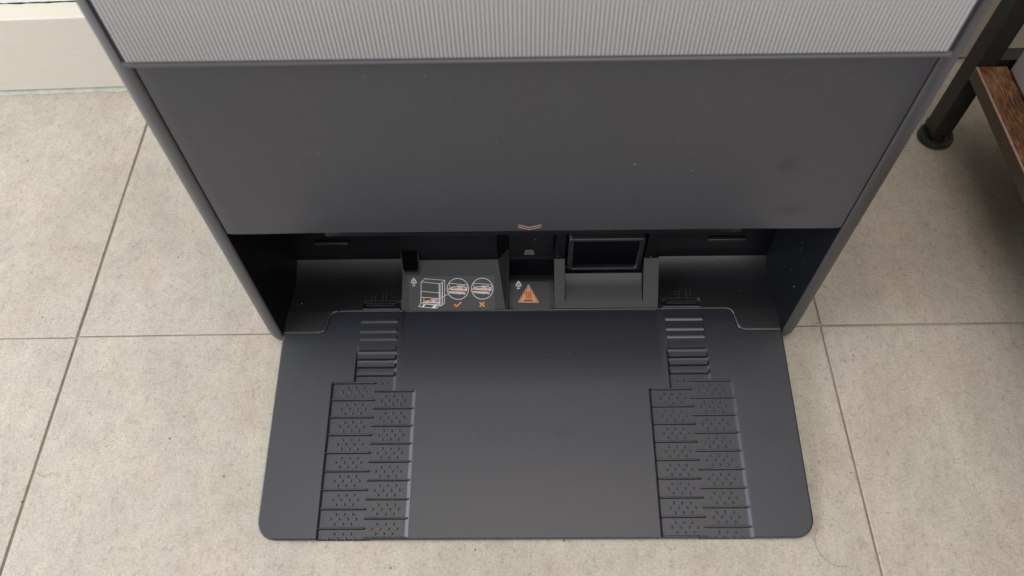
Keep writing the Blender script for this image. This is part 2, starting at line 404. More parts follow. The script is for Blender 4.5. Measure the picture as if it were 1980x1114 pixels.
# fluted insert as one moulded sheet
pitch = 0.00206; nx = int(2 * 0.1952 / pitch); x0 = -nx * pitch / 2
prof = []
for k in range(nx):
    for t, y in ((0.0, 0.00014), (0.10, -0.00002), (0.22, -0.00016), (0.38, -0.00028), (0.55, -0.00030), (0.72, -0.00020), (0.88, 0.00008)):
        prof.append((x0 + (k + t) * pitch, y - 0.0013))
prof.append((x0 + nx * pitch, 0.00042 - 0.0013))
vs, fs = [], []
for z, dy in ((DB + 0.0033, 0.0006), (DB + 0.0039, 0.0), (DT - 0.004, 0.0), (DT - 0.0034, 0.0006)):
    vs += [(x, y + dy, z) for x, y in prof]
n = len(prof)
for r in range(3):
    for i in range(n - 1): a = r * n + i; fs.append((a, a + 1, a + n + 1, a + n))
o = mesh_obj("fluted_insert", vs, fs, M_flute, dr, smooth=True)

# bay under the front panel
def wallpoly(name, pts, m, parent=ST, th=0.002, d=(0, 1, 0)):
    """slab: polygon pushed back by th along d"""
    b = bmesh.new(); A = [b.verts.new(p) for p in pts]; B = [b.verts.new(tuple(p[i] + d[i] * th for i in range(3))) for p in pts]
    n = len(A); b.faces.new(A); b.faces.new(list(reversed(B)))
    for i in range(n): b.faces.new((A[i], B[i], B[(i + 1) % n], A[(i + 1) % n]))
    return bm_obj(name, b, m, parent)
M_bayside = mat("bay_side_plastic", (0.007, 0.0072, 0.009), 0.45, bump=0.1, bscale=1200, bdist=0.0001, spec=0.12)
for sg in (-1, 1):
    b = bmesh.new(); grid = []
    for z in np.linspace(0.004, 0.1524, 14):
        row = []
        for y in np.linspace(0.0008, 0.066, 10):
            t = (y - 0.0008) / 0.065
            x = WI + 0.0002 - 0.0056 * t - 0.0010 * math.sin(math.pi * t) * float(sst(0.08, 0.02, np.array(z)))
            row.append(b.verts.new((sg * x, y, z)))
        grid.append(row)
    for a, c in zip(grid, grid[1:]):
        for i in range(9): b.faces.new((a[i], a[i + 1], c[i + 1], c[i]))
    bm_obj("bay_side", b, M_bayside, ST, smooth=True)
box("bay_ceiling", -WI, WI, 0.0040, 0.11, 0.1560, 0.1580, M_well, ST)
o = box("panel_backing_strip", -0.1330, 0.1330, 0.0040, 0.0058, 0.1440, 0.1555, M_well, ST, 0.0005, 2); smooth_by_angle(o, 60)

# bay back walls
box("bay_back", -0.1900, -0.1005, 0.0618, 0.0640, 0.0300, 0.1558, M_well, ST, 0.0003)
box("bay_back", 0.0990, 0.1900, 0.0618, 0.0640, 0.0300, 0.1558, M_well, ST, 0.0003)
for x0, x1 in ((-0.1685, -0.1415), (0.1370, 0.1665)):
    o = box("catch_ledge", x0, x1, 0.0590, 0.0617, 0.0560, 0.0590, M_tray, ST, 0.0007, 3); smooth_by_angle(o, 60)

# ---- ledge blocks between the wheel runs
FZ = lambda y: 0.0222 + 0.95 * (y - 0.0190)
def block(x0, x1, bevel_l, bevel_r, name):
    """front face leans at 43 degrees up to y=.0485, then goes up as wall; sides bevelled"""
    b = bmesh.new()
    prof = [(0.0194, 0.0120), (0.0194, 0.0214), (0.0200, FZ(0.0200)), (0.0475, FZ(0.0475)), (0.0484, 0.0503), (0.064, 0.0505), (0.064, 0.0120)]
    def ring(x, inset, dr):   # inset moves the face back, more so towards the top
        out = []
        for y, z in prof:
            t = min(1, max(0, (z - 0.022) / 0.028)); xx = x + dr * max(0, z - 0.022) * 0.10
            if dr == 0 and inset == 0: xx = x1 - bevel_r * (0.35 + 0.65 * t)
            ins = (inset * (0.2 + 0.8 * t) if dr == 0 else inset) if y < 0.06 else 0
            out.append(b.verts.new((xx, y + ins, z)))
        return out
    R = [ring(x0 - bevel_l * 0.0, 0.010 if bevel_l else 0.0008, 1 if not bevel_l else 0)]
    if bevel_l: R[0] = ring(x0, 0.0105, 0)
    R.append(ring(x0 + (bevel_l or 0.0006), 0.0, 1 if not bevel_l else 0))
    R.append(ring(x1 - (bevel_r or 0.0006), 0.0, -1 if not bevel_r else 0))
    R.append(ring(x1, 0.0105 if bevel_r else 0.0008, -1 if not bevel_r else 0))
    n = len(prof)
    for a, c in zip(R, R[1:]):
        for i in range(n): b.faces.new((a[i], a[(i + 1) % n], c[(i + 1) % n], c[i]))
    b.faces.new(R[0]); b.faces.new(R[-1])
    return bm_obj(name, b, M_block, ST)
blkL = block(-0.1022, -0.0170, 0, 0.0085, "left_ledge_block"); blkL.name = "ledge_block"
blkL["label"] = "ledge block carrying the instruction sticker"
# right block is built round its channel: left jamb, right jamb, sill
def strip(x0, x1, prof, name, m, sm=False):
    return prism_x(name, prof, x0, x1, m, ST, sm)
jp = [(0.0194, 0.0120), (0.0194, 0.0214), (0.0200, FZ(0.0200)), (0.0475, FZ(0.0475)), (0.0484, 0.0503), (0.064, 0.0505), (0.064, 0.0120)]
o = strip(0.0183, 0.0264, jp, "ledge_jamb", M_block); 
o = strip(0.0876, 0.0992, jp, "ledge_jamb", M_block)
sill = [(0.0194, 0.0120), (0.0194, 0.0214), (0.0200, FZ(0.0200)), (0.0243, FZ(0.0243)), (0.0243, 0.0120)]
strip(0.0264, 0.0876, sill, "ledge_sill", M_block)
# glossy black upper walls standing on the ledge blocks
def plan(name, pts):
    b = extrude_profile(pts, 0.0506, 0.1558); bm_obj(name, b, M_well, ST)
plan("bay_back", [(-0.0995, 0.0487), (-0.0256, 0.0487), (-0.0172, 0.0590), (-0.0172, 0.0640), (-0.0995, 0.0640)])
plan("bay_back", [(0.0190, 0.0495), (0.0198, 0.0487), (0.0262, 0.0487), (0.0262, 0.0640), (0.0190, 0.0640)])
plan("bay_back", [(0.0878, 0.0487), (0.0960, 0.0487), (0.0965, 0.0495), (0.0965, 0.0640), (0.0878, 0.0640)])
# curved wiper pad in the channel
cp = [(0.0243, 0.0120), (0.0243, FZ(0.0243) - 0.0002)]
for t in np.linspace(0, 1, 12):
    y = 0.0245 + 0.0180 * t; z = FZ(0.0243) + 0.0072 * t + 0.0042 * t ** 3 - 0.0001
    cp.append((y, z))
cp += [(0.0430, 0.0120)]
pad = strip(0.0270, 0.0870, cp, "curved_pad", M_patch, True)
pad.data.materials.clear(); pad.data.materials.append(mat("pad_plastic", (0.025, 0.023, 0.022), 0.42, bump=0.3, bscale=900, bdist=0.0002))
pad["label"] = "smooth curved grey pad below the dark window"
box("channel_back", 0.0264, 0.0876, 0.0560, 0.0600, 0.0120, 0.1558, M_well, ST)
# sensor box
sb = bmesh.new()
fx0, fx1, fz0, fz1, fy = 0.0285, 0.0852, 0.0392, 0.0822, 0.0440
ix0, ix1, iz0, iz1 = 0.0325, 0.0812, 0.0432, 0.0785
def rr(x0, x1, z0, z1, r, y, b, seg=4):
    out = []
    for cx, cz, a0 in ((x1 - r, z1 - r, 0), (x0 + r, z1 - r, 90), (x0 + r, z0 + r, 180), (x1 - r, z0 + r, 270)):
        for k in range(seg + 1):
            a = math.radians(a0 + 90 * k / seg); out.append(b.verts.new((cx + r * math.cos(a), y, cz + r * math.sin(a))))
    return out
R = [rr(fx0, fx1, fz0, fz1, 0.003, 0.0558, sb), rr(fx0, fx1, fz0, fz1, 0.003, fy + 0.0006, sb), rr(fx0 + 0.0006, fx1 - 0.0006, fz0 + 0.0006, fz1 - 0.0006, 0.0026, fy, sb),
     rr(ix0 - 0.0008, ix1 + 0.0008, iz0 - 0.0008, iz1 + 0.0008, 0.0014, fy, sb), rr(ix0, ix1, iz0, iz1, 0.0008, fy + 0.0010, sb), rr(ix0, ix1, iz0, iz1, 0.0008, fy + 0.0030, sb)]
for a, c in zip(R, R[1:]):
    for i in range(len(a)): sb.faces.new((a[i], a[(i + 1) % len(a)], c[(i + 1) % len(a)], c[i]))
so = bm_obj("sensor_frame", sb, M_tray, ST); smooth_by_angle(so, 50)
box("sensor_window", ix0, ix1, fy + 0.0024, fy + 0.0055, iz0, iz1, M_lens, so)

# ---- groove between the blocks
gp = [(0.0194, 0.0120), (0.0194, 0.0214), (0.0202, 0.0229)]
for t in np.linspace(0, 1, 5): gp.append((0.0202 + 0.0175 * t, 0.0229 + 0.0104 * t))
for t in np.linspace(0.1, 1, 8):
    a = math.radians(30.7 * (1 - t)); gp.append((gp[-1][0] + 0.0006 * math.cos(a), gp[-1][1] + 0.0006 * math.sin(a)))
gp += [(0.0440, gp[-1][1]), (0.0440, 0.0120)]
g2 = [(0.0441, 0.0120), (0.0441, gp[-2][1]), (0.0560, gp[-2][1] + 0.0008), (0.0585, gp[-2][1] + 0.0020), (0.0598, gp[-2][1] + 0.0050), (0.0605, 0.1558), (0.064, 0.1558), (0.064, 0.0120)]
strip(-0.0168, 0.0181, g2, "channel_back", M_well, True)
gv = strip(-0.0168, 0.0181, gp, "centre_channel", M_block, True)
mesh_obj("signal_window", [(-0.0053, 0.0592, 0.0405), (0.0032, 0.0592, 0.0405), (0.0021, 0.0594, 0.0467), (-0.0041, 0.0594, 0.0467),
                           (-0.0053, 0.0606, 0.0405), (0.0032, 0.0606, 0.0405), (0.0021, 0.0606, 0.0467), (-0.0041, 0.0606, 0.0467)],
         [(0, 1, 2, 3), (4, 0, 3, 7), (1, 5, 6, 2), (3, 2, 6, 7), (5, 4, 7, 6), (4, 5, 1, 0)], M_patch, gv)

# notch at the left end of the left block
nb = bmesh.new()
R = [rr(-0.1000, -0.0862, 0.0430, 0.0640, 0.0022, 0.0, nb), rr(-0.0990, -0.0872, 0.0452, 0.0630, 0.0015, 0.0, nb), rr(-0.0990, -0.0872, 0.0452, 0.0630, 0.0015, 0.0062, nb)]
for q, off in ((0, -0.0010), (1, -0.0022), (2, 0.0)):
    for v in R[q]:
        z = v.co.z; base = 0.019 + (z - 0.0222) / 0.95 if z < 0.0502 else 0.0486 + (z - 0.0502) * 0.014
        v.co.y = (base + off if q < 2 else base - 0.0004) if z < 0.0502 else base + 0.0012
for a, c in zip(R, R[1:]):
    for i in range(len(a)): nb.faces.new((a[i], a[(i + 1) % len(a)], c[(i + 1) % len(a)], c[i]))
no = bm_obj("notch_rim", nb, M_block, blkL); smooth_by_angle(no, 60)
nv = bmesh.new(); rim = rr(-0.0990, -0.0872, 0.0452, 0.0630, 0.0015, 0.0, nv)
for v in rim:
    z = v.co.z; base = 0.019 + (z - 0.0222) / 0.95 if z < 0.0502 else 0.0486 + (z - 0.0502) * 0.014
    v.co.y = base - 0.0004
nv.faces.new(rim)
bm_obj("notch_shade", nv, M_hole, blkL)  # flat black face: the shade inside the notch is painted, no depth behind

# ---- ramp and tray as one moulded height field split along the seam
YF, YB = -0.1527, 0.0618
def plane(y): return 0.0038 + (0.01986 - 0.0038) / 0.15265 * (y - YF)
seam = [(0.0, 0.0190), (0.0990, 0.0190), (0.1035, 0.0194), (0.1500, 0.0194), (0.1530, 0.0192), (0.1555, 0.0183), (0.1570, 0.0168), (0.1578, 0.0148),
        (0.1588, 0.0095), (0.1600, 0.0048), (0.1612, 0.0026), (0.1630, 0.0016), (0.1655, 0.0013), (0.1960, 0.0013)]
def axis(a, c, fine, coarse, zones):
    out = [a]
    while out[-1] < c - 1e-6:
        x = out[-1]; st = fine if any(p <= abs(x) <= q or p <= abs(x + coarse) <= q for p, q in zones) else coarse
        out.append(min(c, x + st))
    return np.array(out)
xa = axis(-WI + 0.0002, WI - 0.0002, 0.00042, 0.0016, [(0.0865, 0.1665), (0.1915, 0.195)])
ya = axis(YF, YB, 0.00042, 0.0016, [(0, 0.0225), (0.025, 0.18)])
X_, Y_ = np.meshgrid(xa, ya)
def height(X_, Y_):
    ax = np.abs(X_)
    top = plane(np.minimum(Y_, 0.0192))
    tr = top + 0.0005 + 15.4 * np.clip(Y_ - 0.036, 0, None) ** 2
    sy = np.interp(ax, [p[0] for p in seam], [p[1] for p in seam])
    is_tray = Y_ > sy
    # central field sinks towards the seam
    cen = 0.0013 * sst(0.1035, 0.0975, ax) * sst(-0.045, 0.019, Y_)
    z = np.where(is_tray, tr, top - cen)
    # recesses
    def rect(xa0, xa1, ya0, ya1, bx0, bx1, by):
        fx = np.clip(np.minimum((ax - xa0) / bx0, (xa1 - ax) / bx1), 0, 1); fy = np.clip(np.minimum((Y_ - ya0) / by, (ya1 - Y_) / by), 0, 1)
        return np.minimum(fx, fy)
    d = 0.0019
    right = X_ > 0                                  # walls facing the left lean more than the others
    A = rect(0.1130, 0.1514, -0.2, -0.0386, 0.0009, np.where(right, 0.0027, 0.0014), 0.0007)
    B = rect(0.0874, 0.1250, -0.1516, -0.0452, np.where(right, 0.0012, 0.0027), 0.0009, 0.0007)
    C = rect(0.1030, 0.1347, -0.060, -0.0090, np.where(right, 0.0010, 0.0020), np.where(right, 0.0020, 0.0010), 0.0007) * sst(-0.0085, -0.0260, Y_)
    rec = np.maximum(np.maximum(A, B), C) * d
    # tread pocket on the tray side
    P = rect(0.1028, 0.1330, 0.0222, 0.0290, 0.0008, 0.0008, 0.0012) * 0.0022
    z = z - np.where(is_tray, P, rec)
    # seam groove
    dd = np.full(X_.shape, 1.0)
    for (x0, y0), (x1, y1) in zip(seam, seam[1:]):
        vx, vy = x1 - x0, y1 - y0; t = np.clip(((ax - x0) * vx + (Y_ - y0) * vy) / (vx * vx + vy * vy), 0, 1)
        dd = np.minimum(dd, np.hypot(ax - x0 - t * vx, Y_ - y0 - t * vy))
    z = z - 0.0006 * sst(0.00050, 0.00015, dd)
    # soften the outer rim
    ef = np.clip(Y_ - YF, 0, None); es = np.clip(WI - ax, 0, None); e = np.minimum(ef, es * 1.0)
    z = z - 0.0007 * (1 - np.clip(e / 0.0012, 0, 1)) ** 2
    return z, is_tray
Z_, T_ = height(X_, Y_)
# rounded front corners
rc = 0.0140; dfront = np.clip(YF + rc - Y_, 0, rc); xmax = WI - rc + np.sqrt(np.maximum(rc ** 2 - dfront ** 2, 0))
ax = np.abs(X_); k0 = 0.165
Xn = np.where(ax > k0, np.sign(X_) * (k0 + (ax - k0) * (xmax - k0) / (WI - k0)), X_)
co = np.stack([Xn, Y_, Z_], -1).reshape(-1, 3)
ny, nx = X_.shape
idx = np.arange(ny * nx).reshape(ny, nx)
quads = np.stack([idx[:-1, :-1], idx[:-1, 1:], idx[1:, 1:], idx[1:, :-1]], -1).reshape(-1, 4)
tq = (T_[:-1, :-1].astype(int) + T_[:-1, 1:] + T_[1:, 1:] + T_[1:, :-1]).reshape(-1) >= 2
def hf(name, q, m, extra_v=None, extra_f=None):
    used, inv = np.unique(q.reshape(-1), return_inverse=True)
    v = co[used]; f = inv.reshape(-1, 4)
    vl = v.tolist(); fl = f.tolist()
    if extra_v is not None:
        base = len(vl); vl += extra_v; fl += [[i + base for i in ff] for ff in extra_f]
    o = mesh_obj(name, vl, fl, m, ST, smooth=True); o.data.set_sharp_from_angle(angle=math.radians(50)); return o
# skirt of the ramp down to the floor
pi = list(idx[::-1, 0][np.searchsorted(-ya[::-1], -0.0013):]) + list(idx[0, 1:]) + list(idx[1:, -1][: np.searchsorted(ya, 0.0013) - 1])
ev, ef = [], []
for i in pi:
    p = co[i]; ev.append([float(p[0]), float(p[1]), float(p[2])]); ev.append([float(p[0]) * (0.9985 - 0.006), float(p[1]) + 0.0014, 0.0003])
for k in range(len(pi) - 1): ef.append([2 * k, 2 * k + 1, 2 * k + 3, 2 * k + 2])
ramp_ = hf("entry_ramp", quads[~tq], M_plate, ev, ef)
tray_ = hf("bay_floor", quads[tq], M_tray)
ramp_["label"] = "black textured entry ramp with two tread tracks lying on the tiles"

# treads
def bar_mesh(x0, x1, y0, y1, h, hb, fi):
    """bar with slanted ends: top follows the ramp plane + h, foot sits hb lower"""
    b = bmesh.new(); i = 0.0007
    def P(x, y, o): return b.verts.new((x, y, plane(y) + o))
    lo = [P(x0, y0 - 0.0003, -hb), P(x1, y0 - 0.0003, -hb), P(x1, y1, -hb), P(x0, y1, -hb)]
    hi = [P(x0 + i, y0 + fi, h), P(x1 - i, y0 + fi, h), P(x1 - i, y1 - i, h), P(x0 + i, y1 - i, h)]
    for k in range(4): b.faces.new((lo[k], lo[(k + 1) % 4], hi[(k + 1) % 4], hi[k]))
    b.faces.new(hi)
    bmesh.ops.recalc_face_normals(b, faces=b.faces)
    bmesh.ops.bevel(b, geom=[e for e in b.edges if len(e.link_faces) == 2], offset=0.00028, segments=2, affect='EDGES')
    return b
bars = [(0.0092, 0.0138, .0010, .0003), (0.0009, 0.0056, .0010, .0003), (-0.0055, -0.0012, .0010, .0003), (-0.0142, -0.0090, .0012, .0014),
        (-0.0209, -0.0163, .0010, .0022), (-0.0273, -0.0232, .0008, .0028), (-0.0339, -0.0302, .0006, .0030)]
def ridge(b, x0, x1, y, w, h, round0, round1):
    seg = 6; xsr = [x0, x1]
    def prof(x, s):
        return [b.verts.new((x, y - s * w / 2 * math.cos(math.pi * k / seg), plane(y) - 0.0020 + (h * s) * math.sin(math.pi * k / seg))) for k in range(seg + 1)]
    rings = []
    if round0: rings += [prof(x0, 0.05), prof(x0 + w * .15, .6), prof(x0 + w * .45, .93)]
    rings += [prof(x0 + (w if round0 else 0), 1), prof(x1 - (w if round1 else 0), 1)]
    if round1: rings += [prof(x1 - w * .45, .93), prof(x1 - w * .15, .6), prof(x1, 0.05)]
    for a, c in zip(rings, rings[1:]):
        for k in range(seg): b.faces.new((a[k], a[k + 1], c[k + 1], c[k]))
def studs(b, pts, r=0.00095, h=0.0009, base=0.0019):
    for x, y in pts:
        z0 = plane(y) - base; prev = None
        for q in range(4):
            a = math.radians(90 * q / 3.6); rad = r * math.cos(a); z = z0 + h * math.sin(a)
            ring = [b.verts.new((x + rad * math.cos(2 * math.pi * k / 10), y + rad * math.sin(2 * math.pi * k / 10), z)) for k in range(10)]
            if prev:
                for k in range(10): b.faces.new((prev[k], prev[(k + 1) % 10], ring[(k + 1) % 10], ring[k]))
            prev = ring
        b.faces.new(prev)
for sg in (-1, 1):
    for y0, y1, h, hb in bars:
        xx = sorted((sg * 0.1337, sg * 0.1039))
        bm_obj("tread_bar", bar_mesh(xx[0], xx[1], y0, y1, h, hb, 0.0012 if y0 > -0.006 else 0.0004), M_tread, ramp_)
    for k in range(9):
        y = -0.0391 - 0.01322 * k
        b = bmesh.new(); xx = sorted((sg * 0.1506, sg * 0.1178)); ridge(b, xx[0], xx[1], y, 0.0015, 0.0021, sg > 0, sg < 0)
        bm_obj("tread_rib", b, M_tread, ramp_, smooth=True)
        y = -0.0456 - 0.01322 * k
        if y > YF:
            b = bmesh.new(); xx = sorted((sg * 0.1198, sg * 0.0888)); ridge(b, xx[0], xx[1], y, 0.0015, 0.0021, sg < 0, sg > 0)
            bm_obj("tread_rib", b, M_tread, ramp_, smooth=True)
    for k in range(9):
        for col in (0, 1):
            oy = -0.01322 * k - 0.0066 * col; ox = -0.0293 * col; pts = []
            for row, (yy, xs_) in enumerate(((-0.0427, (0.1392, 0.1333, 0.1275)), (-0.0459, (0.1428, 0.1368, 0.1308, 0.1249)), (-0.0491, (0.1398, 0.1339, 0.1281)))):
                if yy + oy < YF + (0.0008 if col == 0 else 0.004): continue
                pts += [(sg * (x + ox), yy + oy) for x in xs_]
            if pts:
                b = bmesh.new(); studs(b, pts); bm_obj("grip_studs", b, M_tread, ramp_, smooth=True)
    b = bmesh.new(); studs(b, [(sg * 0.1140, -0.0392), (sg * 0.1097, -0.0392)]); bm_obj("grip_studs", b, M_tread, ramp_, smooth=True)
    # studs, rails and lip on the tray side of the seam
    b = bmesh.new()
    for x in (0.1263, 0.1234, 0.1176, 0.1148):
        for y in (0.0351, 0.0323, 0.0295):
            studs(b, [(sg * x, y)], 0.0007, 0.0009, plane(y) - plane(0.0192) - 0.0004)
    bm_obj("grip_studs", b, M_tray, tray_, smooth=True)
    zt = plane(0.0192)
    for y in (0.0262, 0.0244):
        xx = sorted((sg * 0.1305, sg * 0.1070))
        o = box("tread_rail", xx[0], xx[1], y - 0.0004, y + 0.0004, zt - 0.002, zt + 0.0006, M_tread, tray_, 0.0002)
    xx = sorted((sg * 0.1332, sg * 0.1030))
    o = box("tread_bar", xx[0], xx[1], 0.0202, 0.0225, zt - 0.002, zt + 0.0013, M_tread, tray_, 0.0006)

# ------------------------------------------------------------------ stickers (print laid on the leaning faces)
def LF(px, py, lift):   # left block: sheet coordinates in the sticker's own drawing units -> metres
    x = -0.0944 + (px - 795) * 0.0004077; y = 0.0197 + (600 - py) * 0.00030
    return Vector((x, y - lift * 0.69, FZ(y) + lift * 0.725))
def GF(px, py, lift):
    x = -0.0105 + (px - 1001) * 0.000407; y = 0.0196 + (600 - py) * 0.00034
    return Vector((x, y - lift * 0.51, 0.0229 + 0.595 * (y - 0.0202) + lift * 0.86))
def rounded(x0, x1, y0, y1, r, seg=4):
    out = []
    for cx, cy, a0 in ((x1 - r, y1 - r, 0), (x0 + r, y1 - r, 90), (x0 + r, y0 + r, 180), (x1 - r, y0 + r, 270)):
        for k in range(seg + 1):
            a = math.radians(a0 + 90 * k / seg); out.append((cx + r * math.cos(a), cy + r * math.sin(a)))
    return out
def printed(name, fn, m, parent, build, lift):
    b = bmesh.new(); build(b)
    for v in b.verts: v.co = fn(v.co.x, v.co.y, lift + v.co.z)
    bmesh.ops.recalc_face_normals(b, faces=b.faces)
    for f in b.faces:
        if f.normal.z < 0: f.normal_flip()
    return bm_obj(name, b, m, parent, recalc=False)
def film(name, fn, pts, m, parent):
    b = bmesh.new(); n = len(pts)
    A = [b.verts.new(fn(p[0], p[1], 0.00022)) for p in pts]; B = [b.verts.new(fn(p[0], p[1], -0.0002)) for p in pts]
    b.faces.new(A); b.faces.new(list(reversed(B)))
    for i in range(n): b.faces.new((A[i], B[i], B[(i + 1) % n], A[(i + 1) % n]))
    return bm_obj(name, b, m, parent)
UP = 0.00030
s1 = film("instruction_sticker", LF, rounded(792, 957.5, 534, 600.5, 3), M_stick, ST)
s1["label"] = "dark sticker with white line drawing of a dock and two round insets"
w = 0.95
def recyc(b, cx, cy, s):
    T = [(cx, cy - 6.4 * s), (cx + 5.6 * s, cy + 3.6 * s), (cx - 5.6 * s, cy + 3.6 * s)]
    pts = []
    for i in range(3):
        p, q = Vector(T[i]), Vector(T[(i + 1) % 3]); d = (q - p)
        ribbon(b, [p + d * 0.14, p + d * 0.86], 1.7 * s)
        nx_ = Vector(T[(i + 1) % 3]); d2 = (Vector(T[(i + 2) % 3]) - nx_)
        ribbon(b, [p + d * 0.86, nx_ + (d2 * 0.14)], 1.5 * s)
    # the digit 5 and PP below
    ribbon(b, [(cx + 1.5 * s, cy - 2.2 * s), (cx - 1.1 * s, cy - 2.2 * s), (cx - 1.3 * s, cy - 0.2 * s), (cx + 1.0 * s, cy - 0.2 * s), (cx + 1.5 * s, cy + 0.9 * s), (cx + 0.7 * s, cy + 1.9 * s), (cx - 1.4 * s, cy + 1.9 * s)], 0.8 * s)
    for ox in (-2.4, 0.5):
        x = cx + ox * s; y = cy + 6.6 * s
        ribbon(b, [(x, y + 3.2 * s), (x, y)], 0.75 * s)
        ribbon(b, [(x, y + 0.2 * s), (x + 1.7 * s, y + 0.3 * s), (x + 1.7 * s, y + 1.7 * s), (x, y + 1.8 * s)], 0.7 * s)
def circ(cx, cy, rx, ry, n=40): return [(cx + rx * math.cos(2 * math.pi * k / n), cy + ry * math.sin(2 * math.pi * k / n)) for k in range(n)]
# station drawing
def dock(b):
    Z = lambda X, Y: (790 + X / 11, 520 + Y / 11)
    R = lambda pts, ww=w: ribbon(b, [Z(*p) for p in pts], ww)
    R([(262, 745), (290, 280), (375, 212), (790, 250), (770, 740), (680, 800), (672, 780)])
    R([(290, 280), (695, 322), (790, 250)])
    R([(268, 740), (290, 290)], 1.6)
    R([(672, 322), (660, 790)], 1.7); R([(700, 322), (690, 790)], 0.8); R([(740, 290), (722, 765)], 1.5)
    R([(285, 480), (660, 515)]); R([(285, 605), (655, 635)]); R([(338, 615), (335, 690)], 0.9)
    R([(215, 805), (265, 745)], w); R([(215, 805), (595, 845), (655, 795)], w)
    R([(300, 745), (640, 785)], 0.9)
    for p in ([(330, 755), (365, 760), (330, 812), (285, 808)], [(545, 780), (610, 785), (575, 838), (495, 828)]): poly(b, [Z(*q) for q in p])
    R([(480, 640), (520, 650), (560, 645), (620, 655), (640, 640)], 0.8); R([(500, 660), (640, 668)], 0.8)
    R([(650, 640), (860, 540)], 0.95)
    for cx in (1062, 1575):
        ribbon(b, [Z(*p) for p in circ(cx, 435, 228, 222)], 1.2, True)
        R([(cx - 175, 315), (cx + 195, 350)], 0.9); R([(cx - 175, 320), (cx - 177, 400)], 0.9); R([(cx + 195, 350), (cx + 193, 470)], 0.9)
        dy = 0 if cx < 1200 else 20
        for t in range(6): R([(cx - 5 + t * 28, 345 + dy), (cx - 1 + t * 28, 375 + dy)], 0.8 if t % 2 else 1.1)
        R([(cx - 10, 372 + dy), (cx + 150, 380 + dy)], 0.6)
        R([(cx - 200, 500), (cx + 100, 535), (cx + 150, 555)], 1.2); R([(cx - 190, 520), (cx + 60, 548)], 0.8)
        R([(cx - 150, 485), (cx - 50, 510), (cx + 170, 530)], 0.8)
printed("dock_drawing", LF, M_white, s1, dock, UP)
printed("recycling_mark", LF, M_white, s1, lambda b: recyc(b, 802.3, 543.8, 1.05), UP)
def robots(b):
    Z = lambda X, Y: (790 + X / 11, 520 + Y / 11)
    for ox, oy, k in ((0, 0, 1), (508, 0, 1)):
        P = lambda X, Y: Z(X + ox, Y + oy)
        poly(b, [P(850, 450), (P(865, 420)), P(910, 395), P(980, 382), P(1080, 378), P(1180, 385), P(1250, 405), P(1255, 490), P(1190, 478), P(1040, 470), P(940, 462)])
        poly(b, [P(945, 475), P(1060, 490), P(1180, 497), P(1230, 520), P(1230, 535), P(1120, 520), P(960, 497)])
        poly(b, [P(850, 478), P(935, 488), P(945, 505), P(860, 498)])
    poly(b, [Z(295, 735), Z(325, 695), Z(400, 675), Z(500, 668), Z(600, 680), Z(655, 700), Z(655, 745), Z(560, 735), Z(440, 730)])
    poly(b, [Z(380, 742), Z(640, 758), Z(640, 775), Z(400, 760)])
printed("robot_drawing", LF, M_pink, s1, robots, UP + 0.00002)
def shade(b):
    Z = lambda X, Y: (790 + X / 11, 520 + Y / 11)
    for ox in (0, 508):
        P = lambda X, Y: Z(X + ox, Y)
        poly(b, [P(925, 415), P(1000, 400), P(1090, 402), P(1050, 418), P(960, 428)])
        poly(b, [P(1140, 400), P(1200, 408), P(1240, 425), P(1180, 432), P(1145, 420)])
        ribbon(b, [P(870, 432), P(915, 440)], 1.0); ribbon(b, [P(850, 465), P(935, 472)], 1.2)
        ribbon(b, [P(1110, 395), P(1120, 430)], 0.5); ribbon(b, [P(960, 480), P(1060, 484), P(1150, 488)], 1.0)
        ribbon(b, [P(1150, 472), P(1245, 498)], 0.9)
    poly(b, [Z(390, 695), Z(480, 680), Z(520, 688), Z(480, 700)]); poly(b, [Z(570, 690), Z(630, 695), Z(640, 708), Z(580, 708)])
    ribbon(b, [Z(330, 712), Z(365, 705)], 0.8); ribbon(b, [Z(310, 738), Z(370, 742)], 0.9); ribbon(b, [Z(440, 742), Z(540, 748)], 0.8)
printed("robot_shading", LF, M_stick, s1, shade, UP + 0.00006)
def tick(b): ribbon(b, [(879.0, 589.0), (882.9, 593.6), (892.4, 585.0)], 2.5)
printed("tick_mark", LF, M_orange, s1, tick, UP)
def cross(b):
    poly(b, [(932.3 + 5.9 * math.cos(a) * k, 589.8 + 5.4 * math.sin(a) * k) for a, k in
             [(math.radians(45 + 90 * q + d), kk) for q in range(4) for d, kk in ((-14, 1.15), (14, 1.15), (45, 0.34))]])
printed("cross_mark", LF, M_orange, s1, cross, UP)

s2 = film("heat_warning_sticker", GF, rounded(992, 1063, 545.5, 599.5, 3), M_stick, ST)
s2["label"] = "dark sticker with orange hot surface triangle"
printed("recycling_mark", GF, M_white, s2, lambda b: recyc(b, 1003, 549.6, 1.05), UP)
Q = lambda X, Y: (980 + X / 15.91, 530 + Y / 15.91)
def tri(t, k=0.0):
    c = Vector((667, 720)); out = []
    base = [Vector((675, 318)), Vector((992, 905)), Vector((342, 892))]
    for i, p in enumerate(base):
        p = c + (p - c) * t; a = c + (base[i - 1] - c) * t; d = c + (base[(i + 1) % 3] - c) * t
        for q in (a, d):
            v = (q - p).normalized() * 26 * t; out.append(tuple(p + v))
    return [Q(*p) for p in out]
printed("triangle_border", GF, M_pink, s2, lambda b: poly(b, tri(1.0)), UP)
printed("triangle_outline", GF, M_ink, s2, lambda b: poly(b, tri(0.935)), UP + 0.00004)
printed("triangle_field", GF, M_orange, s2, lambda b: poly(b, tri(0.855)), UP + 0.00008)
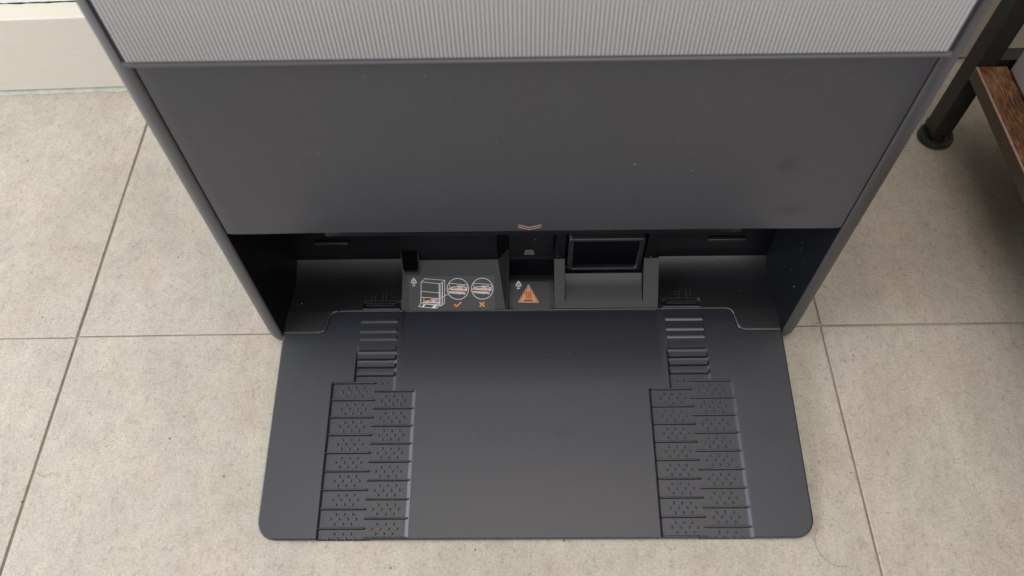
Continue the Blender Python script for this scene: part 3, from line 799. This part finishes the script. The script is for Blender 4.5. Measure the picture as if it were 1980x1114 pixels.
def heat(b):
    for cx in (605, 665, 727):
        pts = [(cx + 14, 560), (cx - 8, 600), (cx - 6, 640), (cx + 12, 685), (cx + 18, 725), (cx + 6, 780)]
        ribbon(b, [Q(*p) for p in pts], 1.5)
    ribbon(b, [Q(532, 828), Q(796, 833)], 2.6)
printed("heat_symbol", GF, M_ink, s2, heat, UP + 0.00012)

# ------------------------------------------------------------------ rack at the right
RK = empty("metal_rack", (0.3799, 0.2169, 0), 0)
tag(RK, "black square tube rack with brown wooden shelf rail beside the dock", "rack")
def rel(o, p): o.parent = p; o.location = o.location - p.location; return o
lg = box("leg", -0.0083, 0.0083, -0.0092, 0.0092, 0.0125, 0.75, M_steel, RK, 0.0008)
cap = box("foot_collar", -0.0090, 0.0090, -0.0099, 0.0099, 0.0095, 0.0150, M_rubber, lg, 0.0006)
b = bmesh.new(); prev = None; cx, cy = 0.0000, -0.0022
for r, z in ((0.0145, 0.0002), (0.0155, 0.0014), (0.0157, 0.0048), (0.0150, 0.0062), (0.0128, 0.0066), (0.0118, 0.0052), (0.0085, 0.0050), (0.0080, 0.0115)):
    ring = [b.verts.new((cx + r * math.cos(2 * math.pi * k / 40), cy + r * math.sin(2 * math.pi * k / 40), z)) for k in range(40)]
    if prev:
        for k in range(40): b.faces.new((prev[k], prev[(k + 1) % 40], ring[(k + 1) % 40], ring[k]))
    prev = ring
o = bm_obj("levelling_foot", b, M_rubber, lg); smooth_by_angle(o, 50)
box("cross_tube", 0.0086, 0.30, -0.0060, 0.0085, 0.0840, 0.0975, M_steel, RK, 0.0008)
# wooden rail running towards the viewer, pale arris along its left edge
rl = box("shelf_rail", -0.0082, 0.0168, -0.52, -0.0096, 0.0812, 0.0936, M_wood, RK, 0.0002)
box("rail_edge_band", -0.0088, -0.00825, -0.52, -0.0096, 0.0812, 0.0925, M_woodside, rl)
box("rail_arris", -0.0089, -0.0071, -0.5199, -0.0097, 0.0926, 0.0939, M_edge, rl, 0.0004)
box("shelf_board", 0.0172, 0.32, -0.5198, -0.0098, 0.0812, 0.0900, M_wood, RK)
o = box("leg", -0.0083, 0.0083, -0.5400, -0.5216, 0.0125, 0.75, M_steel, RK, 0.0008)

bn = empty("storage_box", (0.55, 0.0, 0.0901))
tag(bn, "pale grey storage box standing on the shelf beside the brown rail", "box")
box("box_body", -0.1515, 0.12, -0.20, 0.2060, 0.0, 0.17, M_bin, bn, 0.004, 3)
box("box_lid", -0.1525, 0.121, -0.201, 0.2070, 0.1705, 0.186, M_bin, bn, 0.003, 3)

# ------------------------------------------------------------------ dust and hairs
b = bmesh.new()
def speck(p, r, n):
    p = Vector(p); n = Vector(n).normalized(); t = n.orthogonal().normalized(); u = n.cross(t); p = p + n * r * 0.3
    k = random.randint(3, 5); a0 = random.random() * 6
    vs = [b.verts.new(p + (t * math.cos(a0 + 2 * math.pi * i / k) + u * math.sin(a0 + 2 * math.pi * i / k)) * r * random.uniform(0.5, 1.2)) for i in range(k)]
    tp = b.verts.new(p + n * r * 0.7)
    for i in range(k): b.faces.new((vs[i], vs[(i + 1) % k], tp))
for x, z in ((-0.083, 0.283), (-0.053, 0.283), (0.045, 0.226), (0.057, 0.216), (-0.051, 0.252), (-0.006, 0.262), (-0.13, 0.156), (-0.1286, 0.158), (0.06, 0.163), (-0.118, 0.228), (0.022, 0.2), (-0.02, 0.235), (0.1, 0.25), (0.09, 0.21)):
    speck((x, -0.0002, z), random.uniform(0.00016, 0.0003), (0, -1, 0))
for _ in range(26):
    x = random.uniform(-0.185, 0.185); y = random.uniform(0.022, 0.036)
    if abs(x) < 0.103 or (0.1 < abs(x) < 0.135): continue
    speck((x, y, plane(0.0192) + 0.0005), random.uniform(0.00015, 0.0004), (0, 0, 1))
for _ in range(16):
    x = random.uniform(-0.08, 0.08); y = random.uniform(-0.14, 0.0)
    speck((x, y, plane(y) + 0.0000), random.uniform(0.00015, 0.00025), (0, 0, 1))
for _ in range(14):
    sg = random.choice((-1, 1)); speck((sg * 0.1905, random.uniform(0.01, 0.03), random.uniform(0.04, 0.13)), random.uniform(0.00015, 0.0003), (-sg, 0, 0))
for x, y, z in ((0.021, 0.0486, 0.0535), (0.0925, 0.0486, 0.052), (0.06, 0.0438, 0.0415), (0.004, 0.06, 0.06), (-0.013, 0.06, 0.075)):
    speck((x, y, z), 0.0004, (0, -1, 0.4))
o = bm_obj("dust", b, M_dust, None); tag(o, "scattered pale dust specks on the black plastic of the dock", "dust", kind="stuff")
def hair(pts, lab):
    cu = bmesh.new(); P = [Vector(p) for p in pts]
    # Catmull-Rom through the points
    Q_ = []
    for i in range(len(P) - 1):
        p0, p1, p2, p3 = P[max(i - 1, 0)], P[i], P[i + 1], P[min(i + 2, len(P) - 1)]
        for t in (0, .2, .4, .6, .8):
            Q_.append(0.5 * ((2 * p1) + (p2 - p0) * t + (2 * p0 - 5 * p1 + 4 * p2 - p3) * t * t + (3 * p1 - p0 - 3 * p2 + p3) * t ** 3))
    Q_.append(P[-1]); prev = None
    for i, q in enumerate(Q_):
        d = (Q_[min(i + 1, len(Q_) - 1)] - Q_[max(i - 1, 0)]).normalized(); n = Vector((-d.y, d.x, 0)).normalized()
        ring = [cu.verts.new(q + n * 0.00008 * math.cos(a) + Vector((0, 0, 0.00008 * math.sin(a)))) for a in (0, 2.1, 4.2)]
        if prev:
            for k in range(3): cu.faces.new((prev[k], prev[(k + 1) % 3], ring[(k + 1) % 3], ring[k]))
        prev = ring
    tag(bm_obj("hair", cu, M_hair, None), lab, "hair", "fine stray hairs lying on the tiles")
hair([(0.197, -0.146, .0004), (0.193, -0.153, .0004), (0.195, -0.163, .0004), (0.202, -0.170, .0004), (0.211, -0.171, .0004)], "fine curled hair on the tile by the ramp's right front corner")
hair([(-0.212, -0.035, .0004), (-0.2155, -0.039, .0004), (-0.2145, -0.044, .0004), (-0.2125, -0.046, .0004)], "short curled hair on the tile left of the ramp")
hair([(-0.365, -0.102, .0004), (-0.357, -0.106, .0004), (-0.352, -0.102, .0004)], "short bent hair on the tile beside the left grout line")
